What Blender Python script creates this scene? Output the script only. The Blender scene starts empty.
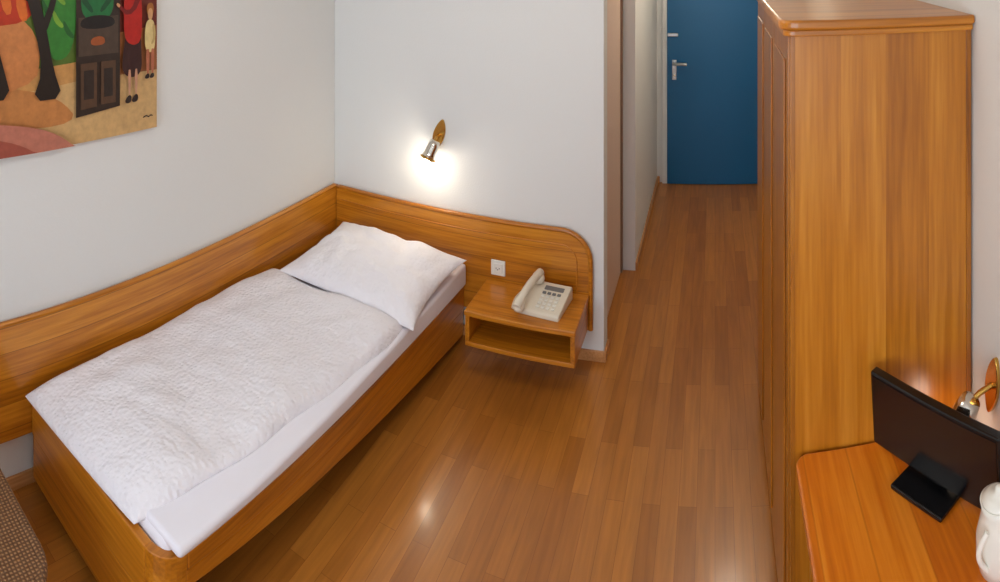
import bpy, bmesh, math, random
from mathutils import Vector, Matrix, noise
random.seed(4)
SC=bpy.context.scene
COL=SC.collection
SC.view_settings.view_transform='Standard'

# ------------------------------------------------------------ materials
def srgb(r,g,b):
    f=lambda c:(c/255/12.92) if c/255<=0.04045 else ((c/255+0.055)/1.055)**2.4
    return (f(r),f(g),f(b),1)
def newmat(name):
    m=bpy.data.materials.new(name); m.use_nodes=True
    nt=m.node_tree; b=nt.nodes['Principled BSDF']
    return m,nt,b
def plain(name,col,rough=0.5,metal=0.0,bump=0.0,bscale=60,var=0.06,spec=None,emit=None,estr=0):
    m,nt,b=newmat(name)
    tc=nt.nodes.new('ShaderNodeTexCoord'); n=nt.nodes.new('ShaderNodeTexNoise')
    n.inputs['Scale'].default_value=bscale; n.inputs['Detail'].default_value=3
    nt.links.new(tc.outputs['Object'],n.inputs['Vector'])
    mx=nt.nodes.new('ShaderNodeMix'); mx.data_type='RGBA'
    mx.inputs['A'].default_value=tuple(c*(1-var) for c in col[:3])+(1,)
    mx.inputs['B'].default_value=tuple(min(1,c*(1+var)) for c in col[:3])+(1,)
    nt.links.new(n.outputs['Fac'],mx.inputs['Factor'])
    nt.links.new(mx.outputs['Result'],b.inputs['Base Color'])
    b.inputs['Roughness'].default_value=rough; b.inputs['Metallic'].default_value=metal
    if spec is not None: b.inputs['Specular IOR Level'].default_value=spec
    if bump>0:
        bp=nt.nodes.new('ShaderNodeBump'); bp.inputs['Strength'].default_value=bump; bp.inputs['Distance'].default_value=0.004
        nt.links.new(n.outputs['Fac'],bp.inputs['Height']); nt.links.new(bp.outputs['Normal'],b.inputs['Normal'])
    if emit:
        b.inputs['Emission Color'].default_value=emit; b.inputs['Emission Strength'].default_value=estr
    return m
def wood(name,dark,mid,light,axis='Z',rough=0.32,fine=1.0,plank=None,pw=0.11,coat=0.3,poff=0.0,groove=0.75,gw=0.0022,pvar=0.16):
    """procedural varnished wood, grain along axis; plank = axis across which boards are glued"""
    m,nt,b=newmat(name); N=nt.nodes; L=nt.links
    tc=N.new('ShaderNodeTexCoord')
    sep=N.new('ShaderNodeSeparateXYZ'); L.new(tc.outputs['Object'],sep.inputs[0])
    s={'X':(0.6,13,13),'Y':(13,0.6,13),'Z':(13,13,0.6)}[axis]
    mp=N.new('ShaderNodeMapping'); mp.inputs['Scale'].default_value=s
    vec=tc.outputs['Object']
    wn=None
    if plank:
        ad=N.new('ShaderNodeMath'); ad.operation='MULTIPLY_ADD'; ad.inputs[1].default_value=1/pw; ad.inputs[2].default_value=poff
        L.new(sep.outputs[plank],ad.inputs[0])
        fl=N.new('ShaderNodeMath'); fl.operation='FLOOR'; L.new(ad.outputs[0],fl.inputs[0])
        wn=N.new('ShaderNodeTexWhiteNoise'); wn.noise_dimensions='1D'; L.new(fl.outputs[0],wn.inputs['W'])
        va=N.new('ShaderNodeVectorMath'); va.operation='MULTIPLY_ADD'; va.inputs[1].default_value=(7,7,7)
        L.new(wn.outputs['Color'],va.inputs[0]); L.new(tc.outputs['Object'],va.inputs[2])
        vec=va.outputs[0]
        fr=N.new('ShaderNodeMath'); fr.operation='FRACT'; L.new(ad.outputs[0],fr.inputs[0])
        pp=N.new('ShaderNodeMath'); pp.operation='PINGPONG'; pp.inputs[1].default_value=0.5; L.new(fr.outputs[0],pp.inputs[0])
        gr=N.new('ShaderNodeMath'); gr.operation='LESS_THAN'; gr.inputs[1].default_value=gw/pw; L.new(pp.outputs[0],gr.inputs[0])
    L.new(vec,mp.inputs['Vector'])
    n1=N.new('ShaderNodeTexNoise'); n1.inputs['Scale'].default_value=1.3*fine; n1.inputs['Detail'].default_value=5; n1.inputs['Distortion'].default_value=0.45
    L.new(mp.outputs[0],n1.inputs['Vector'])
    n2=N.new('ShaderNodeTexNoise'); n2.inputs['Scale'].default_value=7*fine; n2.inputs['Detail'].default_value=3
    L.new(mp.outputs[0],n2.inputs['Vector'])
    a=N.new('ShaderNodeMath'); a.operation='MULTIPLY_ADD'; a.inputs[1].default_value=0.48
    L.new(n2.outputs['Fac'],a.inputs[0]); 
    a0=N.new('ShaderNodeMath'); a0.operation='MULTIPLY'; a0.inputs[1].default_value=0.52; L.new(n1.outputs['Fac'],a0.inputs[0])
    L.new(a0.outputs[0],a.inputs[2])
    fac=a.outputs[0]
    if wn:
        a2=N.new('ShaderNodeMath'); a2.operation='MULTIPLY_ADD'; a2.inputs[1].default_value=pvar
        L.new(wn.outputs['Value'],a2.inputs[0]); L.new(fac,a2.inputs[2])
        a3=N.new('ShaderNodeMath'); a3.operation='SUBTRACT'; a3.inputs[1].default_value=pvar/2; L.new(a2.outputs[0],a3.inputs[0]); fac=a3.outputs[0]
    cr=N.new('ShaderNodeValToRGB'); e=cr.color_ramp.elements
    e[0].position=0.30; e[0].color=dark; e[1].position=0.70; e[1].color=light
    k=e.new(0.5); k.color=mid
    L.new(fac,cr.inputs[0]); colout=cr.outputs[0]
    if wn:
        mx=N.new('ShaderNodeMix'); mx.data_type='RGBA'; mx.inputs['B'].default_value=tuple(c*0.45 for c in dark[:3])+(1,)
        mf=N.new('ShaderNodeMath'); mf.operation='MULTIPLY'; mf.inputs[1].default_value=groove; L.new(gr.outputs[0],mf.inputs[0])
        L.new(mf.outputs[0],mx.inputs['Factor']); L.new(colout,mx.inputs['A']); colout=mx.outputs['Result']
    L.new(colout,b.inputs['Base Color'])
    b.inputs['Roughness'].default_value=rough
    b.inputs['Coat Weight'].default_value=coat; b.inputs['Coat Roughness'].default_value=0.2
    bp=N.new('ShaderNodeBump'); bp.inputs['Strength'].default_value=0.06; bp.inputs['Distance'].default_value=0.002
    L.new(n2.outputs['Fac'],bp.inputs['Height']); L.new(bp.outputs['Normal'],b.inputs['Normal'])
    return m

WD=srgb(146,82,10); WM=srgb(188,114,20); WL=srgb(214,142,40)
m_woodX=wood('varnished_pine_x',WD,WM,WL,'X')
m_woodY=wood('varnished_pine_y',WD,WM,WL,'Y')
m_woodZ=wood('varnished_pine_z',WD,WM,WL,'Z')
m_headX=wood('headboard_boards_x',WD,WM,WL,'X',plank='Z',pw=0.1,poff=0.35,groove=0.55,gw=0.0017,pvar=0.16)
m_headY=wood('headboard_boards_y',WD,WM,WL,'Y',plank='Z',pw=0.1,poff=0.35,groove=0.55,gw=0.0017,pvar=0.16)
m_ward=wood('wardrobe_pine',srgb(154,88,12),srgb(186,114,22),srgb(206,136,42),'Z',plank='X',pw=0.13,poff=0.3,groove=0.0,pvar=0.14,fine=0.8)
m_wardside=wood('wardrobe_pine_doors',srgb(130,72,12),srgb(164,98,20),srgb(188,120,34),'Z')
m_desk=wood('desk_pine',srgb(192,94,8),srgb(214,116,16),srgb(230,138,34),'Y',plank='X',pw=0.12,groove=0.25)
m_base=wood('baseboard_beech',srgb(170,112,60),srgb(196,138,84),srgb(212,160,108),'Y',coat=0.1)
m_door_strip=plain('door_leaf_laminate',srgb(222,196,178),0.5)
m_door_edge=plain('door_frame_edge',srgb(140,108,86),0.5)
m_wall=plain('wall_plaster',srgb(227,228,226),0.85,bump=0.15,bscale=120,var=0.012)
m_wall_r=plain('wall_plaster_warm',srgb(226,224,218),0.85,bump=0.15,bscale=120,var=0.012)
m_ceil=plain('ceiling_paint',srgb(238,238,236),0.9)
m_white=plain('white_plastic',srgb(232,230,222),0.35,var=0.02)
m_cream=plain('cream_phone_plastic',srgb(226,216,196),0.35,var=0.02)
m_grey=plain('grey_plastic',srgb(120,120,118),0.4)
m_black=plain('black_gloss_plastic',srgb(14,14,16),0.22,var=0.1)
m_screen=plain('dark_glass_screen',srgb(9,10,14),0.16,var=0.1)
m_steel=plain('brushed_steel',srgb(200,200,198),0.28,metal=1)
m_brass=plain('brass',srgb(205,160,80),0.25,metal=1)
m_chrome=plain('chrome',srgb(225,220,210),0.12,metal=1)
m_ceramic=plain('white_ceramic',srgb(236,232,220),0.2,var=0.01)
m_blue=plain('blue_door_paint',srgb(0,92,140),0.4,var=0.04)
m_bulb=plain('glowing_bulb',(1,0.9,0.7,1),0.4,emit=(1,0.84,0.6,1),estr=34)
m_bulb_dim=plain('dimmed_bulb',(1,0.9,0.7,1),0.4,emit=(1,0.80,0.55,1),estr=6)

def fabric(name,col,puck=1.0,sc=70,dist=0.006):
    m,nt,b=newmat(name); N=nt.nodes; L=nt.links
    tc=N.new('ShaderNodeTexCoord')
    v=N.new('ShaderNodeTexVoronoi'); v.inputs['Scale'].default_value=sc; v.feature='SMOOTH_F1'
    n=N.new('ShaderNodeTexNoise'); n.inputs['Scale'].default_value=sc*0.5; n.inputs['Detail'].default_value=4
    L.new(tc.outputs['Object'],v.inputs['Vector']); L.new(tc.outputs['Object'],n.inputs['Vector'])
    ad=N.new('ShaderNodeMath'); L.new(v.outputs['Distance'],ad.inputs[0]); L.new(n.outputs['Fac'],ad.inputs[1])
    bp=N.new('ShaderNodeBump'); bp.inputs['Strength'].default_value=puck; bp.inputs['Distance'].default_value=dist
    L.new(ad.outputs[0],bp.inputs['Height']); L.new(bp.outputs['Normal'],b.inputs['Normal'])
    b.inputs['Base Color'].default_value=col; b.inputs['Roughness'].default_value=0.9
    b.inputs['Sheen Weight'].default_value=0.15
    return m
m_duvet=fabric('seersucker_cotton',srgb(238,235,240),0.6,74,0.008)
m_pillow=fabric('pillow_cotton',srgb(240,237,241),0.45,60,0.007)
m_sheet=fabric('smooth_sheet_cotton',srgb(236,233,240),0.25,30,0.004)

def floor_mat():
    m,nt,b=newmat('laminate_floor'); N=nt.nodes; L=nt.links
    tc=N.new('ShaderNodeTexCoord'); sep=N.new('ShaderNodeSeparateXYZ'); L.new(tc.outputs['Object'],sep.inputs[0])
    cb=N.new('ShaderNodeCombineXYZ'); L.new(sep.outputs['Y'],cb.inputs[0]); L.new(sep.outputs['X'],cb.inputs[1])
    br=N.new('ShaderNodeTexBrick'); br.inputs['Scale'].default_value=1; br.inputs['Brick Width'].default_value=0.66; br.inputs['Row Height'].default_value=0.070
    br.offset=0.41; br.offset_frequency=2; br.inputs['Mortar Size'].default_value=0.0009; br.inputs['Mortar Smooth'].default_value=0.3
    br.inputs['Color1'].default_value=srgb(162,99,34); br.inputs['Color2'].default_value=srgb(187,121,48); br.inputs['Mortar'].default_value=srgb(138,80,26)
    L.new(cb.outputs[0],br.inputs['Vector'])
    mp=N.new('ShaderNodeMapping'); mp.inputs['Scale'].default_value=(22,1.6,1); L.new(tc.outputs['Object'],mp.inputs['Vector'])
    n=N.new('ShaderNodeTexNoise'); n.inputs['Scale'].default_value=2.0; n.inputs['Detail'].default_value=6; n.inputs['Distortion'].default_value=0.4
    L.new(mp.outputs[0],n.inputs['Vector'])
    cr=N.new('ShaderNodeValToRGB'); cr.color_ramp.elements[0].position=0.3; cr.color_ramp.elements[0].color=(0.83,0.81,0.77,1)
    cr.color_ramp.elements[1].position=0.7; cr.color_ramp.elements[1].color=(1.12,1.10,1.06,1)
    L.new(n.outputs['Fac'],cr.inputs[0])
    mx=N.new('ShaderNodeMix'); mx.data_type='RGBA'; mx.blend_type='MULTIPLY'; mx.inputs['Factor'].default_value=1
    L.new(br.outputs['Color'],mx.inputs['A']); L.new(cr.outputs[0],mx.inputs['B'])
    L.new(mx.outputs['Result'],b.inputs['Base Color'])
    b.inputs['Roughness'].default_value=0.29
    b.inputs['Coat Weight'].default_value=0.20; b.inputs['Coat Roughness'].default_value=0.12
    bp=N.new('ShaderNodeBump'); bp.inputs['Strength'].default_value=0.03; bp.inputs['Distance'].default_value=0.002
    L.new(n.outputs['Fac'],bp.inputs['Height']); L.new(bp.outputs['Normal'],b.inputs['Normal'])
    return m
m_floor=floor_mat()
def wicker_mat():
    m,nt,b=newmat('woven_wicker'); N=nt.nodes; L=nt.links
    tc=N.new('ShaderNodeTexCoord')
    w1=N.new('ShaderNodeTexWave'); w1.inputs['Scale'].default_value=28; w1.bands_direction='X'
    w2=N.new('ShaderNodeTexWave'); w2.inputs['Scale'].default_value=28; w2.bands_direction='Y'
    L.new(tc.outputs['Object'],w1.inputs['Vector']); L.new(tc.outputs['Object'],w2.inputs['Vector'])
    mu=N.new('ShaderNodeMath'); mu.operation='MULTIPLY'; L.new(w1.outputs['Fac'],mu.inputs[0]); L.new(w2.outputs['Fac'],mu.inputs[1])
    cr=N.new('ShaderNodeValToRGB'); cr.color_ramp.elements[0].color=srgb(100,64,34); cr.color_ramp.elements[1].color=srgb(180,132,84)
    L.new(mu.outputs[0],cr.inputs[0]); L.new(cr.outputs[0],b.inputs['Base Color'])
    bp=N.new('ShaderNodeBump'); bp.inputs['Strength'].default_value=0.8; bp.inputs['Distance'].default_value=0.006
    L.new(mu.outputs[0],bp.inputs['Height']); L.new(bp.outputs['Normal'],b.inputs['Normal']); b.inputs['Roughness'].default_value=0.6
    return m
m_wicker=wicker_mat()

# ------------------------------------------------------------ mesh helpers
def empty(name):
    e=bpy.data.objects.new(name,None); e.empty_display_size=0.1; COL.objects.link(e); return e
def obj(name,verts,faces,mat,parent=None,smooth=False,bevel=0,bseg=3,sub=0):
    me=bpy.data.meshes.new(name); me.from_pydata([tuple(v) for v in verts],[],faces); me.update()
    bm=bmesh.new(); bm.from_mesh(me); bmesh.ops.recalc_face_normals(bm,faces=bm.faces); bm.to_mesh(me); bm.free()
    o=bpy.data.objects.new(name,me); COL.objects.link(o)
    if mat: me.materials.append(mat)
    if smooth:
        for p in me.polygons: p.use_smooth=True
    if bevel>0:
        md=o.modifiers.new('bevel','BEVEL'); md.width=bevel; md.segments=bseg; md.limit_method='ANGLE'; md.angle_limit=math.radians(35)
    if parent: o.parent=parent
    return o
def box(name,x0,x1,y0,y1,z0,z1,mat,parent=None,bevel=0.0,bseg=3,M=None):
    v=[Vector((x,y,z)) for x in(x0,x1) for y in(y0,y1) for z in(z0,z1)]
    if M: v=[M@p for p in v]
    f=[(0,1,3,2),(4,6,7,5),(0,4,5,1),(2,3,7,6),(0,2,6,4),(1,5,7,3)]
    return obj(name,v,f,mat,parent,bevel=bevel,bseg=bseg)
def prism(name,poly,ext,mat,parent=None,bevel=0,smooth=False):
    n=len(poly); e=Vector(ext); v=[Vector(p) for p in poly]+[Vector(p)+e for p in poly]
    f=[tuple(range(n)),tuple(range(2*n-1,n-1,-1))]+[(i,(i+1)%n,n+(i+1)%n,n+i) for i in range(n)]
    return obj(name,v,f,mat,parent,bevel=bevel,smooth=smooth)
def lathe(name,prof,mat,parent=None,M=None,seg=32,smooth=True):
    v=[];f=[]
    for (r,z) in prof:
        for i in range(seg):
            a=2*math.pi*i/seg; v.append(Vector((r*math.cos(a),r*math.sin(a),z)))
    k=len(prof)
    for j in range(k-1):
        for i in range(seg):
            f.append((j*seg+i,j*seg+(i+1)%seg,(j+1)*seg+(i+1)%seg,(j+1)*seg+i))
    f.append(tuple(range(seg))); f.append(tuple(range((k-1)*seg,k*seg)))
    if M: v=[M@p for p in v]
    return obj(name,v,f,mat,parent,smooth=smooth)
def tube(name,pts,r,mat,parent=None,res=8,radii=None,cyclic=False):
    cu=bpy.data.curves.new(name,'CURVE'); cu.dimensions='3D'; cu.bevel_depth=r; cu.bevel_resolution=res//2; cu.use_fill_caps=True
    sp=cu.splines.new('POLY'); sp.points.add(len(pts)-1)
    for i,p in enumerate(pts):
        sp.points[i].co=(p[0],p[1],p[2],1)
        if radii: sp.points[i].radius=radii[i]
    sp.use_cyclic_u=cyclic
    t=bpy.data.objects.new(name,cu); COL.objects.link(t)
    dg=bpy.context.evaluated_depsgraph_get(); me=bpy.data.meshes.new_from_object(t.evaluated_get(dg))
    bpy.data.objects.remove(t)
    o=bpy.data.objects.new(name,me); COL.objects.link(o); me.materials.append(mat)
    for p in me.polygons: p.use_smooth=True
    if parent: o.parent=parent
    return o
def align(p0,d):
    d=Vector(d).normalized(); q=Vector((0,0,1)).rotation_difference(d)
    return Matrix.Translation(Vector(p0))@q.to_matrix().to_4x4()

# ------------------------------------------------------------ room shell
XL=-2.22; XR=0.750; YH=3.15; YE=5.60; YW=-1.30; XC=-0.570; H=2.60
box('floor',XL-0.1,XR+0.1,YW-0.1,YE+0.1,-0.08,0,m_floor)
box('ceiling',XL-0.1,XR+0.1,YW-0.1,YE+0.1,H,H+0.08,m_ceil)
box('wall_left',XL-0.1,XL,YW-0.1,YH+0.1,0,H,m_wall)
box('wall_head',XL,XC,YH,YH+0.10,0,H,m_wall,bevel=0.004)
box('wall_right',XR,XR+0.1,YW-0.1,YE+0.1,0,H,m_wall_r)
box('wall_hall_end',-0.70,XR,YE,YE+0.1,0,H,m_wall)
XJ=-0.525
box('wall_hall_left',-0.70,XJ,4.06,YE,0,H,m_wall)
box('wall_hall_closet',-0.78,-0.655,YH+0.10,4.06,0,H,m_wall_r)
dd=empty('door_2')
box('leaf',-0.655,-0.618,YH+0.14,4.02,0.0,2.02,m_door_strip,dd,bevel=0.003)
box('frame_near',-0.655,-0.585,YH+0.10,YH+0.14,0,2.08,m_door_strip,dd,bevel=0.003)
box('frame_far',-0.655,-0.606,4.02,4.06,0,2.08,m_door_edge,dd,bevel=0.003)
box('frame_head',-0.655,-0.60,YH+0.14,4.02,2.02,2.08,m_door_strip,dd,bevel=0.003)
wx0,wx1,wz0,wz1=-1.95,0.45,0.85,2.25
box('wall_window_left',XL,wx0,YW-0.1,YW,0,H,m_wall)
box('wall_window_right',wx1,XR,YW-0.1,YW,0,H,m_wall)
box('wall_window_below',wx0,wx1,YW-0.1,YW,0,wz0,m_wall)
box('wall_window_above',wx0,wx1,YW-0.1,YW,wz1,H,m_wall)
w=empty('window_1')
for nm,a in (('frame_left',(wx0,wx0+.05,wz0,wz1)),('frame_right',(wx1-.05,wx1,wz0,wz1)),('frame_bottom',(wx0,wx1,wz0,wz0+.05)),('frame_top',(wx0,wx1,wz1-.05,wz1)),('mullion',(-.78,-.72,wz0,wz1))):
    box(nm,a[0],a[1],YW-0.08,YW-0.03,a[2],a[3],m_white,w)
box('baseboard_head',XL,XC,YH-0.012,YH,0,0.055,m_base,bevel=0.003)
box('baseboard_left',XL,XL+0.012,YW,YH,0,0.055,m_base,bevel=0.003)
box('baseboard_corner',XC,XC+0.012,YH-0.012,YH+0.10,0,0.055,m_base,bevel=0.003)
box('baseboard_hall_left',XJ,XJ+0.012,4.06,YE,0,0.055,m_base,bevel=0.003)
box('baseboard_hall_end',XJ,-0.50,YE-0.012,YE,0,0.055,m_base,bevel=0.003)
box('baseboard_right',XR-0.012,XR,2.99,YE,0,0.055,m_base,bevel=0.003)

# blue entrance door
d=empty('door_1')
box('leaf',-0.43,0.50,YE-0.045,YE,0.004,2.02,m_blue,d,bevel=0.004)
box('frame_left',-0.475,-0.43,YE-0.03,YE,0,2.06,m_wall,d,bevel=0.003)
box('frame_right',0.50,0.545,YE-0.03,YE,0,2.06,m_wall,d,bevel=0.003)
box('frame_top',-0.43,0.50,YE-0.03,YE,2.02,2.06,m_wall,d,bevel=0.003)
box('handle_plate',-0.385,-0.345,YE-0.053,YE-0.045,0.94,1.12,m_steel,d,bevel=0.006)
tube('lever',[(-0.365,YE-0.05,1.09),(-0.365,YE-0.095,1.09),(-0.35,YE-0.105,1.09),(-0.25,YE-0.105,1.09)],0.014,m_steel,d)
lathe('key_cylinder',[(0.012,0),(0.012,0.008)],m_chrome,d,M=align((-0.365,YE-0.053,0.985),(0,-1,0)))
box('security_latch',-0.425,-0.33,YE-0.07,YE-0.045,1.33,1.36,m_steel,d,bevel=0.006)

# ------------------------------------------------------------ headboard and bedside wall panelling
hb=empty('headboard')
ZT=0.672; ZB=0.17
xr=-0.632; rr=0.16; yf=YH-0.032
def rounded_outline(x0,x1,z0,z1,r,seg=12):
    p=[(x0,z0),(x1,z0)]
    for i in range(seg+1):
        a=math.pi/2*i/seg; p.append((x1-r+r*math.cos(a),z1-r+r*math.sin(a)))
    p.append((x0,z1)); return p
pl=rounded_outline(XL+0.036,xr,ZB,ZT,rr)
prism('head_panel',[(x,YH-0.002,z) for x,z in pl],(0,yf-YH+0.002,0),m_headX,hb,bevel=0.004)
rim=[(XL+0.06,yf+0.008,ZT-0.004)]
for i in range(13):
    a=math.pi/2*(1-i/12); rim.append((xr-rr+(rr-0.004)*math.cos(a),yf+0.008,ZT-rr+(rr-0.004)*math.sin(a)))
rim.append((xr-0.004,yf+0.008,ZB))
tube('rim',rim,0.013,m_woodX,hb)
inner=[(XL+0.06,yf+0.001,ZT-0.075)]
for i in range(13):
    a=math.pi/2*(1-i/12); inner.append((xr-rr+(rr-0.075)*math.cos(a),yf+0.001,ZT-rr+(rr-0.075)*math.sin(a)))
inner.append((xr-0.075,yf+0.001,ZB+0.01))
tube('inner_bead',inner,0.004,m_woodX,hb)
for i,x in enumerate((-2.12,-1.42)):
    box('support_post_%d'%(i+1),x,x+0.05,yf,YH-0.014,0.0,ZB+0.01,m_woodZ,hb)
sp=empty('bedside_wall_panel')
box('side_panel',XL+0.002,XL+0.032,-0.35,YH-0.002,0.22,ZT,m_headY,sp,bevel=0.004)
tube('side_rim',[(XL+0.018,-0.35,ZT-0.004),(XL+0.018,YH-0.03,ZT-0.004)],0.014,m_woodY,sp)

# ------------------------------------------------------------ bed
bed=empty('single_bed')
bx0=-2.183; by0=1.105; by1=3.112
bxh=-1.332; bxf=-1.362     # right edge at head / foot
def bxr(y): return bxh+(bxf-bxh)*(by1-y)/(by1-by0)
def ribbon(name,path,t,z0s,ztops,mat,parent,bevel=0.006,slope=0.0):
    n=len(path); v=[]
    for i in range(n):
        p=Vector(path[i]); a=Vector(path[max(i-1,0)]); b=Vector(path[min(i+1,n-1)])
        d=(b-a).normalized(); nr=Vector((-d.y,d.x)); q=p+nr*t; p2=p+nr*slope; q2=q+nr*slope
        v+= [(p2.x,p2.y,z0s[i]),(p.x,p.y,ztops[i]),(q.x,q.y,ztops[i]),(q2.x,q2.y,z0s[i])]
    f=[(0,1,2,3)]
    for i in range(n-1):
        for k in range(4):
            a=i*4+k; b=i*4+(k+1)%4; f.append((a,b,b+4,a+4))
    f.append(tuple((n-1)*4+k for k in (3,2,1,0)))
    return obj(name,v,f,mat,parent,bevel=bevel)
cr_=0.09; NS=24
path=[]
for i in range(NS+1):
    y=by1-(by1-by0-cr_)*i/NS; path.append((bxr(y),y))
for i in range(1,9):
    a=math.pi/2*i/8; path.append((bxf-cr_+cr_*math.cos(a),by0+cr_-cr_*math.sin(a)))
path+= [(bxf-cr_-(bxf-cr_-bx0)*i/6,by0) for i in range(1,7)]
def tt(y): return max(0,min(1,(by1-y)/(by1-by0)))
zt=[0.295+0.085*tt(y)**1.5 for x,y in path]
zb=[]
for i,(x,y) in enumerate(path):
    if i<=NS: zb.append(0.02+0.255*tt(y))
    else:
        zb.append(None)
z_end=zb[NS]
for i in range(NS+1,len(path)):
    k=min(1,(i-NS)/9); zb[i]=z_end+(0.05-z_end)*k
zm=[ (b+0.52*(t-b)) for b,t in zip(zb,zt)]
S=-0.030
ribbon('side_rail_upper',path[:NS+1],S,zm[:NS+1],zt[:NS+1],m_woodY,bed)
ribbon('corner_upper',path[NS:NS+9],S,zm[NS:NS+9],zt[NS:NS+9],m_woodY,bed,bevel=0.004)
ribbon('foot_upper',path[NS+8:],S,zm[NS+8:],zt[NS+8:],m_woodX,bed)
zm2=[z-0.003 for z in zm]
p2=[(p[0]-0.005 if i<=NS+4 else p[0],p[1]+(0.005 if i>NS+4 else 0)) for i,p in enumerate(path)]
ribbon('side_rail_lower',p2[:NS+1],S+0.004,zb[:NS+1],zm2[:NS+1],m_woodY,bed)
ribbon('corner_lower',p2[NS:NS+9],S+0.004,zb[NS:NS+9],zm2[NS:NS+9],m_woodY,bed,bevel=0.003)
ribbon('foot_lower',p2[NS+8:],S+0.004,zb[NS+8:],zm2[NS+8:],m_woodX,bed)
box('left_rail',bx0,bx0+0.03,by0+0.03,by1,0.06,0.29,m_woodY,bed)
m_under=plain('bed_base_dark',srgb(70,42,20),0.7)
box('slat_base',bx0+0.03,bxf-0.16,by0+0.035,by1,0.13,0.165,m_under,bed)
for i,(x,y) in enumerate([(bx0+.05,by0+.08),(bxf-.24,by0+.12),(bx0+.05,by1-.1),(bxf-.24,by1-.1)]):
    box('leg_%d'%(i+1),x,x+.06,y,y+.06,0,0.15,m_woodZ,bed)
def pillowy(name,x0,x1,y0,y1,zb,T,mat,parent,nu=60,nv=60,ex=6,amp=0.0,fr=6,warp=None,topfn=None,seed=0,bot=0.35,pw=0.5):
    v=[];f=[]
    def pos(u,w,side):
        e=(1-abs(u)**ex)*(1-abs(w)**ex); e=max(e,0)**pw
        x=(x0+x1)/2+u*(x1-x0)/2; y=(y0+y1)/2+w*(y1-y0)/2
        if side>0:
            z=zb+T*bot+(T*(1-bot))*e
            if amp: 
                z+=amp*e*(noise.noise(Vector((x*fr+seed,y*fr,seed)))+0.6*noise.noise(Vector((x*fr*2.3,y*fr*2.3,seed+5))))
            if topfn: z+=topfn(u,w)*e
        else: z=zb+T*bot*(1-e)
        p=Vector((x,y,z))
        if warp: p=warp(p,u,w)
        return p
    def ease(t): return math.sin(t*math.pi/2)
    for side in (1,-1):
        for j in range(nv+1):
            for i in range(nu+1):
                v.append(pos(ease(-1+2*i/nu),ease(-1+2*j/nv),side))
    K=(nu+1)*(nv+1)
    for j in range(nv):
        for i in range(nu):
            a=j*(nu+1)+i; f.append((a,a+1,a+nu+2,a+nu+1)); b=K+a; f.append((b,b+nu+1,b+nu+2,b+1))
    def st(a,b): f.append((a,b,b+K,a+K))
    for i in range(nu): st(i,i+1); st(nv*(nu+1)+i,nv*(nu+1)+i+1)
    for j in range(nv): st(j*(nu+1),(j+1)*(nu+1)); st(j*(nu+1)+nu,(j+1)*(nu+1)+nu)
    o=obj(name,v,f,mat,parent,smooth=True)
    bm=bmesh.new(); bm.from_mesh(o.data); bmesh.ops.remove_doubles(bm,verts=bm.verts,dist=1e-5); bmesh.ops.recalc_face_normals(bm,faces=bm.faces); bm.to_mesh(o.data); bm.free()
    for p in o.data.polygons: p.use_smooth=True
    return o
mt=box('mattress',bx0+0.032,0,by0+0.036,by1-0.002,0.27,0.410,m_sheet,bed,bevel=0.03,bseg=7)
for vv in mt.data.vertices:
    if vv.co.x>-0.5: vv.co.x=bxr(vv.co.y)-0.034
for p in mt.data.polygons: p.use_smooth=True
mt2=box('mattress_top_pad',bx0+0.036,0,by0+0.045,by1-0.004,0.30,0.418,m_sheet,bed,bevel=0.05,bseg=7)
for vv in mt2.data.vertices:
    if vv.co.x>-0.5: vv.co.x=bxr(vv.co.y)+0.016
    if vv.co.z<0.35: vv.co.z=(0.30 if vv.co.y>2 else 0.385)
for p in mt2.data.polygons: p.use_smooth=True
box('mattress_base',bx0+0.05,bxf-0.17,by0+0.05,by1-0.01,0.165,0.28,m_under,bed)

def dwarp(p,u,w):
    s=(w+1)/2
    xr_=-1.350-0.165*(1-s)**1.5+0.008*math.sin(s*9)+0.005*math.sin(s*23)
    xl_=-2.165+0.012*math.sin(s*7)
    x=xl_+(xr_-xl_)*(u+1)/2
    y=p.y+0.012*math.sin(u*5)*s**6+0.045*(u+1)/2*(1-s)**3
    k=max(0,(u-0.9)/0.1)
    return Vector((x,y,p.z-0.02*k*k*s-0.035*max(0,1-s*6)**1.5))
def dtop(u,w):
    return 0.008*math.sin(w*7+u*2)-0.012*abs(u)**3+0.012*math.exp(-((u+0.9)/0.25)**2)
pillowy('duvet',-2.165,-1.375,1.068,2.485,0.405,0.066,m_duvet,bed,nu=110,nv=150,ex=14,amp=0.012,fr=5,warp=dwarp,topfn=dtop,seed=2)
def pwarp(p,u,w):
    k=1+0.06*(abs(u)**3)*(abs(w)**3)
    x=-1.665+(p.x+1.665)*k*(1-0.05*(1-abs(w)**2)*abs(u)**2); y=2.70+(p.y-2.70)*k*(1-0.06*(1-abs(u)**2)*abs(w)**2)
    z=p.z+0.06*(w+1)/2-0.02*(u+1)/2
    a=math.radians(-2); dx=x+1.665; dy=y-2.70
    return Vector((-1.690+dx*math.cos(a)-dy*math.sin(a),2.722+dx*math.sin(a)+dy*math.cos(a),z))
pillowy('pillow',-2.03,-1.275,2.44,2.97,0.410,0.155,m_pillow,bed,nu=70,nv=60,ex=2.7,amp=0.026,fr=6.5,warp=pwarp,seed=9,bot=0.3)

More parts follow.
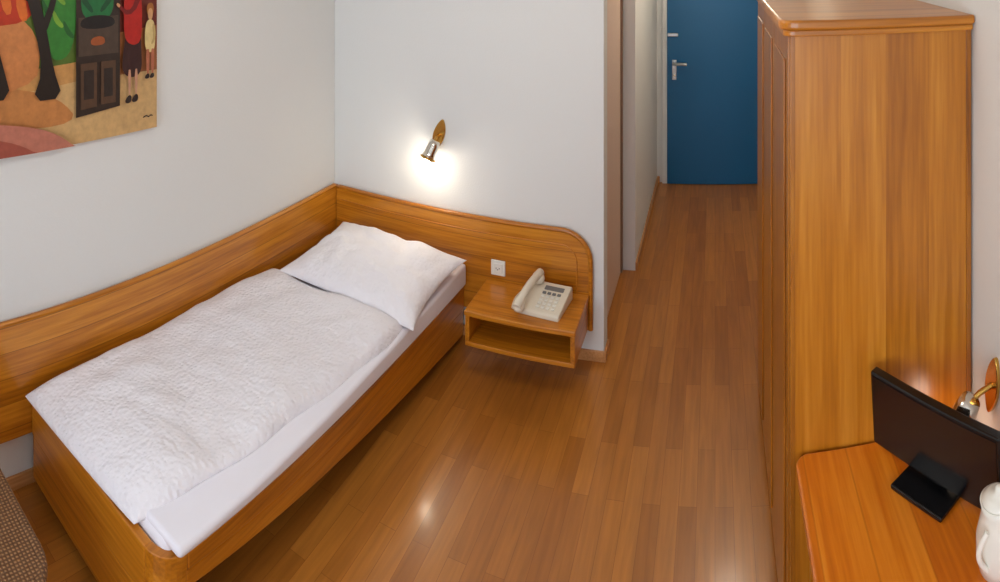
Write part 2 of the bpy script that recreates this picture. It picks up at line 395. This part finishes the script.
# ------------------------------------------------------------ nightstand (wall-hung on the headboard)
ns=empty('nightstand')
nx0,nx1,ny0,ny1,nz0,nz1=-1.195,-0.645,2.80,YH-0.038,0.185,0.358
box('top',nx0-0.004,nx1+0.004,ny0-0.006,ny1,nz1-0.026,nz1,m_woodX,ns,bevel=0.006)
box('bottom',nx0,nx1,ny0,ny1,nz0,nz0+0.022,m_woodX,ns,bevel=0.004)
box('side_left',nx0,nx0+0.022,ny0+0.002,ny1,nz0+0.022,nz1-0.026,m_woodY,ns,bevel=0.002)
box('side_right',nx1-0.022,nx1,ny0+0.002,ny1,nz0+0.022,nz1-0.026,m_woodY,ns,bevel=0.002)
box('back',nx0+0.022,nx1-0.022,ny1-0.012,ny1,nz0+0.022,nz1-0.026,m_woodX,ns)

so=empty('wall_socket')
box('plate',-1.175,-1.095,yf-0.010,yf,0.385,0.465,m_white,so,bevel=0.004)
box('insert',-1.160,-1.110,yf-0.013,yf-0.009,0.400,0.450,m_white,so,bevel=0.006)
for i,(a,b) in enumerate([(-.009,0),(.009,0),(0,-.007)]):
    lathe('hole_%d'%i,[(0.0028,0),(0.0028,0.001)],m_black,so,M=align((-1.135+a,yf-0.0130,0.425+b),(0,-1,0)),seg=12)

# ------------------------------------------------------------ telephone
ph=empty('telephone')
PM=Matrix.Translation((-0.828,2.960,nz1))@Matrix.Rotation(math.radians(-6),4,'Z')
prof=[(-0.105,0.0),(0.105,0.0),(0.105,0.062),(0.09,0.068),(-0.095,0.028),(-0.105,0.022)]
v=[PM@Vector((-0.105,y,z)) for y,z in prof]; ex=(PM.to_3x3()@Vector((0.21,0,0)))
prism('base',v,ex,m_cream,ph,bevel=0.006)
sl=math.atan2(0.040,0.185)
FM=PM@Matrix.Translation((0,-0.095,0.028))@Matrix.Rotation(sl,4,'X')
for r in range(5):
    for c in range(4):
        box('key_%d_%d'%(r,c),-0.025+c*0.026,-0.007+c*0.026,0.02+r*0.023,0.034+r*0.023,0.0,0.006,m_grey if r==4 else m_ceramic,ph,bevel=0.002,M=FM)
box('display',-0.025,0.075,0.142,0.168,0.0,0.003,m_grey,ph,M=FM)
hp=[]; hr=[]
for i in range(15):
    t=-1+2*i/14
    hp.append(FM@Vector((-0.078+0.012*t,0.075+t*0.125,0.040+0.020*(1-t*t)))); hr.append(1.0 if abs(t)<0.6 else 1.15)
tube('handset_grip',hp,0.019,m_cream,ph,radii=hr)
for nm,t in (('earpiece',0.175),('mouthpiece',-0.025)):
    lathe(nm,[(0.012,-0.012),(0.027,-0.010),(0.030,0.0),(0.028,0.016),(0.012,0.026)],m_cream,ph,M=FM@Matrix.Translation((-0.078+0.012*(1 if t>0 else -1),t,0.024)))
cord=[]
for i in range(220):
    t=i/219; a=t*2*math.pi*26
    c=Vector((-0.14-0.02*math.sin(t*math.pi),-0.09+0.20*t,0.009)); cord.append(PM@(c+Vector((0.006*math.cos(a),0,0.006*math.sin(a)))))
tube('coiled_cord',cord,0.0016,m_cream,ph,res=4)

# ------------------------------------------------------------ reading lamps
def reading_lamp(name,base,n,side,energy,bulb,down=(0,0,-1),lean=0.35):
    e=empty(name); B=Vector(base); n=Vector(n); s=Vector(side); up=Vector((0,0,1))
    pts=[]
    for i in range(32):
        a=2*math.pi*i/32; w=0.036*math.cos(a); h=0.088*math.sin(a); w*= (1-0.35*abs(math.sin(a))**2)
        pts.append(B+s*(w+0.25*h)+up*h)
    prism('back_plate',pts,n*0.012,m_brass,e,bevel=0.003)
    tube('arm',[B+n*0.01,B+n*0.045-up*0.01,B+n*0.075-up*0.03,B+n*0.09-up*0.055],0.008,m_brass,e)
    dr=(Vector(down)*1.0+n*lean-s*lean).normalized()
    P=B+n*0.09-up*0.05
    M=align(P,dr)
    lathe('head',[(0.012,-0.045),(0.028,-0.040),(0.033,-0.010),(0.034,0.030),(0.042,0.062),(0.038,0.062),(0.030,0.035),(0.012,0.030)],m_chrome,e,M=M)
    tube('ring',[M@Vector((0.042*math.cos(a),0.042*math.sin(a),0.06)) for a in [2*math.pi*i/24 for i in range(24)]],0.004,m_brass,e,cyclic=True)
    lathe('bulb',[(0.004,0.030),(0.016,0.034),(0.027,0.050),(0.024,0.066),(0.006,0.074)],bulb,e,M=M)
    ld=bpy.data.lights.new(name+'_light','POINT'); ld.energy=energy; ld.color=(1,0.88,0.72); ld.shadow_soft_size=0.03
    lo=bpy.data.objects.new('light',ld); COL.objects.link(lo); lo.location=M@Vector((0,0,0.12)); lo.parent=e
    return e
reading_lamp('wall_reading_lamp',(-1.50,YH,1.085),(0,-1,0),(1,0,0),1.6,m_bulb)
reading_lamp('wall_reading_lamp.001',(XR,1.55,0.93),(-1,0,0),(0,-1,0),0.30,m_bulb_dim)

# ------------------------------------------------------------ wardrobe
wr=empty('wardrobe')
ax0,ax1,ay0,ay1=0.208,0.744,1.70,2.97; az=1.90
box('side_panel_near',ax0,ax1,ay0,ay0+0.022,0,az,m_ward,wr,bevel=0.003)
box('edge_strip_left',ax0,ax0+0.012,ay0-0.004,ay0,0,az,m_wardside,wr,bevel=0.001)
box('edge_strip_right',ax1-0.016,ax1,ay0-0.004,ay0,0,az,m_wardside,wr,bevel=0.001)
box('side_panel_far',ax0,ax1,ay1-0.022,ay1,0,az,m_ward,wr,bevel=0.003)
box('back_panel',ax1-0.012,ax1,ay0+0.022,ay1-0.022,0.05,az,m_wardside,wr)
box('plinth',ax0+0.02,ax0+0.04,ay0+0.022,ay1-0.022,0,0.07,m_wardside,wr)
box('floor_panel',ax0+0.02,ax1-0.012,ay0+0.022,ay1-0.022,0.07,0.09,m_wardside,wr)
box('top_panel',ax0,ax1,ay0,ay1,az,az+0.012,m_woodY,wr)
nd=3
for i in range(nd):
    y0=ay0+0.024+i*(ay1-ay0-0.048)/nd; y1=y0+(ay1-ay0-0.048)/nd
    box('door_leaf_%d'%(i+1),ax0-0.004,ax0+0.018,y0+0.002,y1-0.002,0.075,az-0.006,m_wardside,wr,bevel=0.003)
    box('door_raised_panel_%d'%(i+1),ax0-0.010,ax0-0.004,y0+0.06,y1-0.06,0.15,az-0.08,m_wardside,wr,bevel=0.004)
def rrect(x0,x1,y0,y1,r,z,corners=(1,0,0,1),seg=8):
    pts=[]
    cs=[(x0,y0,180),(x1,y0,270),(x1,y1,0),(x0,y1,90)]
    for k,(x,y,a0) in enumerate(cs):
        if not corners[k]: pts.append((x,y,z)); continue
        cx=x+r if x==x0 else x-r; cy=y+r if y==y0 else y-r
        for i in range(seg+1):
            a=math.radians(a0+90*i/seg); pts.append((cx+r*math.cos(a),cy+r*math.sin(a),z))
    return pts
prism('cornice_lower',rrect(ax0-0.020,ax1+0.002,ay0-0.014,ay1+0.014,0.03,az-0.002),(0,0,0.018),m_woodX,wr,bevel=0.004)
prism('cornice_top',rrect(ax0-0.032,ax1+0.004,ay0-0.026,ay1+0.026,0.05,az+0.016),(0,0,0.028),m_woodX,wr,bevel=0.008)

# ------------------------------------------------------------ desk
dk=empty('desk')
dx0,dx1,dy0,dy1,dz=0.218,0.747,0.35,1.692,0.75
prism('top',rrect(dx0,dx1,dy0,dy1,0.04,dz-0.032),(0,0,0.032),m_desk,dk,bevel=0.007)
box('side_far',dx0+0.04,dx1-0.01,dy1-0.03,dy1-0.008,0,dz-0.032,m_ward,dk,bevel=0.002)
box('side_near',dx0+0.04,dx1-0.01,dy0+0.02,dy0+0.042,0,dz-0.032,m_ward,dk,bevel=0.002)
box('apron',dx0+0.05,dx0+0.07,dy0+0.042,dy1-0.03,dz-0.13,dz-0.032,m_woodY,dk,bevel=0.002)
box('back_rail',dx1-0.03,dx1-0.01,dy0+0.042,dy1-0.03,dz-0.2,dz-0.032,m_woodY,dk)
lathe('drawer_knob',[(0.006,0),(0.006,0.015),(0.014,0.02),(0.014,0.028),(0.006,0.032)],m_brass,dk,M=align((dx0+0.05,1.0,dz-0.08),(-1,0,0)))

# ------------------------------------------------------------ television
tv=empty('television')
c=Vector((0.553,1.497,dz)); dirv=Vector((0.221,-0.331,0)).normalized(); ang=math.atan2(dirv.y,dirv.x)
TM=Matrix.Translation(c)@Matrix.Rotation(ang,4,'Z')
TT=TM@Matrix.Translation((0,0,0.022))@Matrix.Rotation(math.radians(4),4,'X')
box('housing',-0.205,0.205,-0.006,0.022,0.0,0.205,m_black,tv,bevel=0.006,M=TT)
box('screen',-0.195,0.195,-0.0075,-0.0055,0.016,0.196,m_screen,tv,M=TT)
box('rear_bulge',-0.13,0.13,0.02,0.045,0.03,0.16,m_black,tv,bevel=0.012,M=TT)
box('neck',-0.03,0.03,0.004,0.02,0.008,0.06,m_black,tv,bevel=0.003,M=TM)
box('foot',-0.090,0.070,-0.070,0.055,0.0,0.012,m_black,tv,bevel=0.004,M=TM)

# ------------------------------------------------------------ jug
jg=empty('ceramic_jug')
JM=Matrix.Translation((0.617,1.252,dz))@Matrix.Scale(0.86,4)
lathe('body',[(0.040,0),(0.052,0.006),(0.060,0.04),(0.060,0.09),(0.050,0.13),(0.045,0.155),(0.050,0.178),(0.046,0.178),(0.040,0.155),(0.044,0.12),(0.030,0.02)],m_ceramic,jg,M=JM,seg=48)
hpts=[JM@Vector((-0.050-0.024*math.sin(math.pi*i/12),-0.035,0.045+0.095*i/12)) for i in range(13)]
tube('handle',hpts,0.006,m_ceramic,jg)
lathe('lid',[(0.045,0.172),(0.046,0.182),(0.030,0.194),(0.010,0.198),(0.010,0.210),(0.004,0.214)],m_ceramic,jg,M=JM)

# ------------------------------------------------------------ painting
pt=empty('painting')
PY=1.738; PZ=1.330; px_=XL+0.028
PW=1.15; PHh=0.85
m_cols={}
def pc(key,rgb,var=0.30):
    if key not in m_cols:
        r,g,b=rgb; av=(r+g+b)/3
        rgb2=[max(0,min(255,(av+(c-av)*1.18)*0.94)) for c in rgb]
        m_cols[key]=plain('paint_'+key,srgb(*rgb2),0.5,bump=0.3,bscale=34,var=var)
    return m_cols[key]
box('canvas',XL+0.001,px_,PY-PW,PY,PZ,PZ+PHh,pc('sand',(196,150,96)),pt,bevel=0.002)
lay=[0]
def chaikin(p,n=3):
    for _ in range(n):
        q=[]
        for i in range(len(p)):
            a=p[i]; b=p[(i+1)%len(p)]
            q.append((a[0]*.75+b[0]*.25,a[1]*.75+b[1]*.25)); q.append((a[0]*.25+b[0]*.75,a[1]*.25+b[1]*.75))
        p=q
    return p
def shape(key,rgb,pts,nm,smooth=2):
    lay[0]+=1; x=px_+0.00025*lay[0]
    pts=chaikin(pts,smooth) if smooth else pts
    v=[(x,PY-min(max(s,0),PW*100)/100,PZ+min(max(h,0),PHh*100)/100) for s,h in pts]
    obj(nm,v,[tuple(range(len(v)))],pc(key,rgb),pt)
def stroke(key,rgb,pts,w,nm):
    L=[];R=[]
    for i,p in enumerate(pts):
        a=Vector(pts[max(0,i-1)]); b=Vector(pts[min(len(pts)-1,i+1)]); dd_=(b-a).normalized(); nn=Vector((-dd_.y,dd_.x))
        ww=w[i] if isinstance(w,(list,tuple)) else w
        L.append(tuple(Vector(p)+nn*ww/2)); R.append(tuple(Vector(p)-nn*ww/2))
    shape(key,rgb,L+R[::-1],nm,1)
shape('sand_light',(206,172,124),[(0,0),(0,28),(30,27),(60,24),(115,24),(115,0)],'ground',0)
shape('ochre',(190,132,82),[(40,8),(50,20),(70,26),(115,34),(115,14),(80,10)],'ground_warm')
shape('maroon',(104,44,32),[(0,44),(0,85),(24,85),(24,40),(10,42)],'house_wall',0)
shape('rust_bg',(150,98,60),[(0,26),(0,46),(24,44),(24,26)],'house_base',0)
shape('olive',(84,104,44),[(38,34),(38,85),(72,85),(72,32)],'foliage_back',0)
shape('clearing',(196,132,84),[(62,24),(58,40),(66,54),(90,60),(115,58),(115,24)],'clearing')
shape('red',(172,58,34),[(60,52),(62,70),(66,85),(115,85),(115,54),(85,50)],'sky_red')
for k in range(7):
    stroke('orange',(206,112,52),[(66+k*7,52+k%3*3),(68+k*7,60+k%2*4),(67+k*7,68+k%3*2)],[3.5,4.5,2.5],'flame_leaf_%d'%k)
for k,(s,h,r) in enumerate([(88,79,8),(76,83,6),(100,76,8),(110,80,7),(94,70,4),(112,68,5),(67,80,5),(84,73,4),(106,72,5),(90,66,3),(98,66,3.5)]):
    shape('leaf' if k%2 else 'leaf_d',(66,128,54) if k%2 else (34,80,42),[(s+r*math.cos(a)*(1+0.35*math.sin(a*5+k)),h+0.8*r*math.sin(a)*(1+0.35*math.cos(a*4+k))) for a in [2*math.pi*i/18 for i in range(18)]],'foliage_%d'%k,1)
shape('green',(54,118,50),[(44,38),(42,60),(46,85),(62,85),(58,62),(58,44),(53,34)],'tree_green')
for k in range(9):
    s=46+(k*5)%11; h=44+k*4.6
    stroke('lime' if k%2 else 'green_dk',(120,158,62) if k%2 else (32,84,40),[(s-2,h),(s+1,h+3),(s+2.5,h+7)],[1.6,2.4,1.0],'leaf_stroke_%d'%k)
stroke('bark',(30,22,18),[(56,20),(56,32),(59,48),(64,66),(71,85)],[14,5,5,5.5,7],'trunk_a')
stroke('bark',(30,22,18),[(59,46),(53,60),(49,80)],[3.6,2.6,1.8],'branch_a')
stroke('bark',(30,22,18),[(64,60),(72,68),(80,82)],[3,2.2,1.4],'branch_a2')
stroke('bark',(30,22,18),[(79,22),(79,36),(83,50),(79,68),(74,85)],[14,6,6,5,4],'trunk_b')
stroke('bark',(30,22,18),[(83,48),(90,62),(95,82)],[4.4,3.4,2.4],'branch_b')
stroke('bark',(30,22,18),[(103,24),(102,38),(106,58),(100,82)],[14,7,6,5],'trunk_c')
stroke('bark_l',(112,70,44),[(79.5,28),(80.6,42),(80,60)],[1.2,1.5,0.8],'bark_light')
shape('dark',(48,36,30),[(21,13),(21,85),(43,85),(43,11)],'booth',0)
shape('brick',(104,58,38),[(22.5,60),(22.5,84),(41.5,84),(41.5,60)],'booth_back',0)
for k in range(4):
    shape('shelf',(140,92,54),[(22.5,62+k*6),(22.5,62.8+k*6),(41.5,62.8+k*6),(41.5,62+k*6)],'shelf_%d'%k,0)
shape('green2',(36,104,60),[(25,52),(24,62),(26.5,69),(32,72),(38,69),(41,61),(40,52),(32,50)],'vendor_coat')
stroke('green3',(24,72,44),[(27,68),(25.5,60),(31,54)],[3,3,2],'vendor_arm')
stroke('green3',(24,72,44),[(38,68),(40,60),(35,54)],[3,3,2],'vendor_arm_b')
stroke('scarf',(190,52,38),[(29,70.5),(33,68.8),(37,70.5)],[1.6,2.2,1.6],'vendor_scarf')
shape('skin',(206,160,118),[(30,71),(29.8,75),(32.5,77.5),(35.2,75),(35,71),(32.5,69.5)],'vendor_face')
shape('hat',(34,20,20),[(28,74.5),(29,79),(36,79),(37,74.5),(32.5,76)],'vendor_cap')
shape('iron',(74,60,50),[(22,36),(22,52),(42,52),(42,36)],'stove',0)
shape('pan',(24,20,20),[(24,47),(24,51.5),(33,53),(41,51.5),(41,47)],'chestnut_pan')
shape('ember',(150,84,48),[(29,40),(29,43),(32,44),(36,43),(36,40)],'ember')
shape('panel',(84,62,46),[(23.5,15),(23.5,33),(31,33),(31,15)],'cart_panel_a',0)
shape('panel',(84,62,46),[(33,14.5),(33,33),(41,33),(41,14)],'cart_panel_b',0)
shape('panel_d',(44,34,30),[(25,18),(25,30),(29.5,30),(29.5,18)],'cart_panel_in_a',0)
shape('panel_d',(44,34,30),[(34.5,18),(34.5,30),(39.5,30),(39.5,18)],'cart_panel_in_b',0)
shape('white',(226,216,196),[(20.8,60),(21,66),(23.5,67),(23.8,60)],'paper')
# woman in red
shape('skirt',(52,24,24),[(9.5,26),(9.8,36),(10.5,46),(17.5,46),(19.8,36),(20.3,27),(15,24)],'woman_skirt')
shape('coat',(168,38,30),[(9.8,40),(9.4,52),(10.2,62),(12,68),(16.6,69),(19,63),(19.4,52),(19,41),(14,38)],'woman_coat')
stroke('coat_d',(112,24,22),[(10.8,65),(12.3,56),(17,52),(22,56)],[2.8,2.8,2.4,1.6],'woman_arm')
stroke('skin',(206,160,118),[(21.4,55.6),(23,57)],[1.6,1.2],'woman_hand')
stroke('fur',(216,196,168),[(11.4,68.4),(14.4,66.6),(17.3,68.4)],[1.3,1.6,1.3],'collar')
shape('skin',(206,160,118),[(12.6,69),(12.4,73.4),(14.5,75.6),(16.6,73.4),(16.4,69),(14.5,67.6)],'woman_face')
shape('hat',(34,20,20),[(10.6,73),(11.6,77.4),(14.5,79.2),(17.8,77.4),(18.6,73),(14.5,75)],'woman_hat')
for k,s in enumerate((12.8,16.4)):
    stroke('stocking',(196,150,124),[(s,28),(s,17)],[1.8,1.1],'leg_%d'%k)
    shape('shoe',(40,26,24),[(s-1.1,14.2),(s-0.9,17),(s+0.9,17),(s+2.8,14.4),(s+1,13.4)],'shoe_%d'%k)
# child
shape('child_coat',(222,200,146),[(2.4,36),(2.4,44),(3.3,49),(7,49),(8.2,44),(8,36),(5,34)],'child_coat')
stroke('coat_e',(190,164,112),[(3.4,47),(2.6,41),(4.4,38)],[1.6,1.5,1.0],'child_arm')
shape('hair',(160,104,54),[(3.1,52),(3.4,56.4),(6.7,56.4),(7.3,52),(5,50)],'child_hair')
shape('skin',(206,160,118),[(3.8,49),(3.8,54),(6.4,54),(6.4,49)],'child_face')
for k,s in enumerate((3.9,6.6)):
    stroke('rust',(176,110,84),[(s,36),(s,25)],[2.2,1.4],'child_leg_%d'%k)
    shape('shoe',(40,26,24),[(s-0.9,23),(s-0.9,25.2),(s+0.9,25.2),(s+2.0,23)],'child_shoe_%d'%k)
shape('rose',(186,124,106),[(40,-6),(46,2),(58,9),(76,13),(96,15),(125,15),(125,-6)],'path_edge')
shape('rose2',(158,88,74),[(56,-6),(64,2),(78,7.5),(98,10),(125,10.5),(125,-6)],'path_inner')
stroke('ink',(30,24,24),[(4,6.2),(5.2,6.8),(6.2,6),(7.5,6.9),(9.4,6.2)],0.6,'signature')

# ------------------------------------------------------------ wicker chair
wc=empty('wicker_chair')
sx0,sx1,sy0,sy1=-2.06,-1.45,0.20,0.81
prism('seat',rrect(sx0,sx1,sy0,sy1,0.12,0.40,corners=(1,1,1,1)),(0,0,0.04),m_wicker,wc,bevel=0.015)
tube('seat_rim',[(p[0],p[1],0.425) for p in rrect(sx0,sx1,sy0,sy1,0.12,0,corners=(1,1,1,1))],0.018,m_wicker,wc,cyclic=True)
for i,(x,y) in enumerate([(sx0+.07,sy0+.07),(sx1-.07,sy0+.07),(sx0+.07,sy1-.07),(sx1-.07,sy1-.07)]):
    tube('leg_%d'%(i+1),[(x,y,0.0),(x,y,0.41)],0.017,m_wicker,wc)
bk=[]
for i in range(17):
    a=math.pi*i/16; bk.append(((sx0+sx1)/2-0.26*math.cos(a),sy0+0.02,0.42+0.42*math.sin(a)**0.6))
tube('back_hoop',bk,0.016,m_wicker,wc)
prism('back_weave',[(x,y,z) for x,y,z in bk],(0,0.01,0),m_wicker,wc)

# ------------------------------------------------------------ ceiling lamps: hall light, plus an added room fill
def ceiling_lamp(name,x,y,e,col,r=0.16):
    o=empty(name)
    lathe('canopy',[(r*0.6,0),(r,-0.01),(r,-0.03),(r*0.9,-0.03)],m_white,o,M=Matrix.Translation((x,y,H)))
    md=plain(name+'_glass',(1,0.95,0.88,1),0.4,emit=(1,0.86,0.66,1),estr=2.0)
    lathe('glass_bowl',[(r*0.92,-0.03),(r*0.85,-0.06),(r*0.55,-0.09),(0.01,-0.10)],md,o,M=Matrix.Translation((x,y,H)))
    ld=bpy.data.lights.new(name+'_l','POINT'); ld.energy=e; ld.color=col; ld.shadow_soft_size=0.12
    lo=bpy.data.objects.new('light',ld); COL.objects.link(lo); lo.location=(x,y,H-0.24); lo.parent=o
ceiling_lamp('ceiling_lamp',0.1,4.3,14,(1,0.86,0.68))
ceiling_lamp('room_fill_lamp',-0.75,1.7,14,(1,0.95,0.88))  # unseen lamp added over the room as soft ambient fill

# ------------------------------------------------------------ daylight
wd=bpy.data.worlds.new('daylight'); SC.world=wd; wd.use_nodes=True
bg=wd.node_tree.nodes['Background']; bg.inputs['Color'].default_value=(0.80,0.89,1.0,1); bg.inputs['Strength'].default_value=6.2
pl_=bpy.data.lights.new('window_portal','AREA'); pl_.shape='RECTANGLE'; pl_.size=wx1-wx0; pl_.size_y=wz1-wz0
pl_.cycles.is_portal=True
po=bpy.data.objects.new('window_daylight_portal',pl_); COL.objects.link(po); po.location=((wx0+wx1)/2,YW-0.02,(wz0+wz1)/2); po.rotation_euler=(math.radians(90),0,0)

# ------------------------------------------------------------ camera: cylindrical panorama, level, yawed left
F=620.0
cd=bpy.data.cameras.new('Camera'); co=bpy.data.objects.new('Camera',cd); COL.objects.link(co)
co.location=(0,0,2.15); co.rotation_euler=(math.radians(90),0,(715-500)/F)
cd.lens=22; cd.clip_start=0.02
cd.type='PANO'; cd.panorama_type='CENTRAL_CYLINDRICAL'
cd.central_cylindrical_range_u_min=-500/F; cd.central_cylindrical_range_u_max=500/F
cd.central_cylindrical_range_v_min=-(582+55)/F; cd.central_cylindrical_range_v_max=-55/F
cd.central_cylindrical_radius=1.0
SC.camera=co
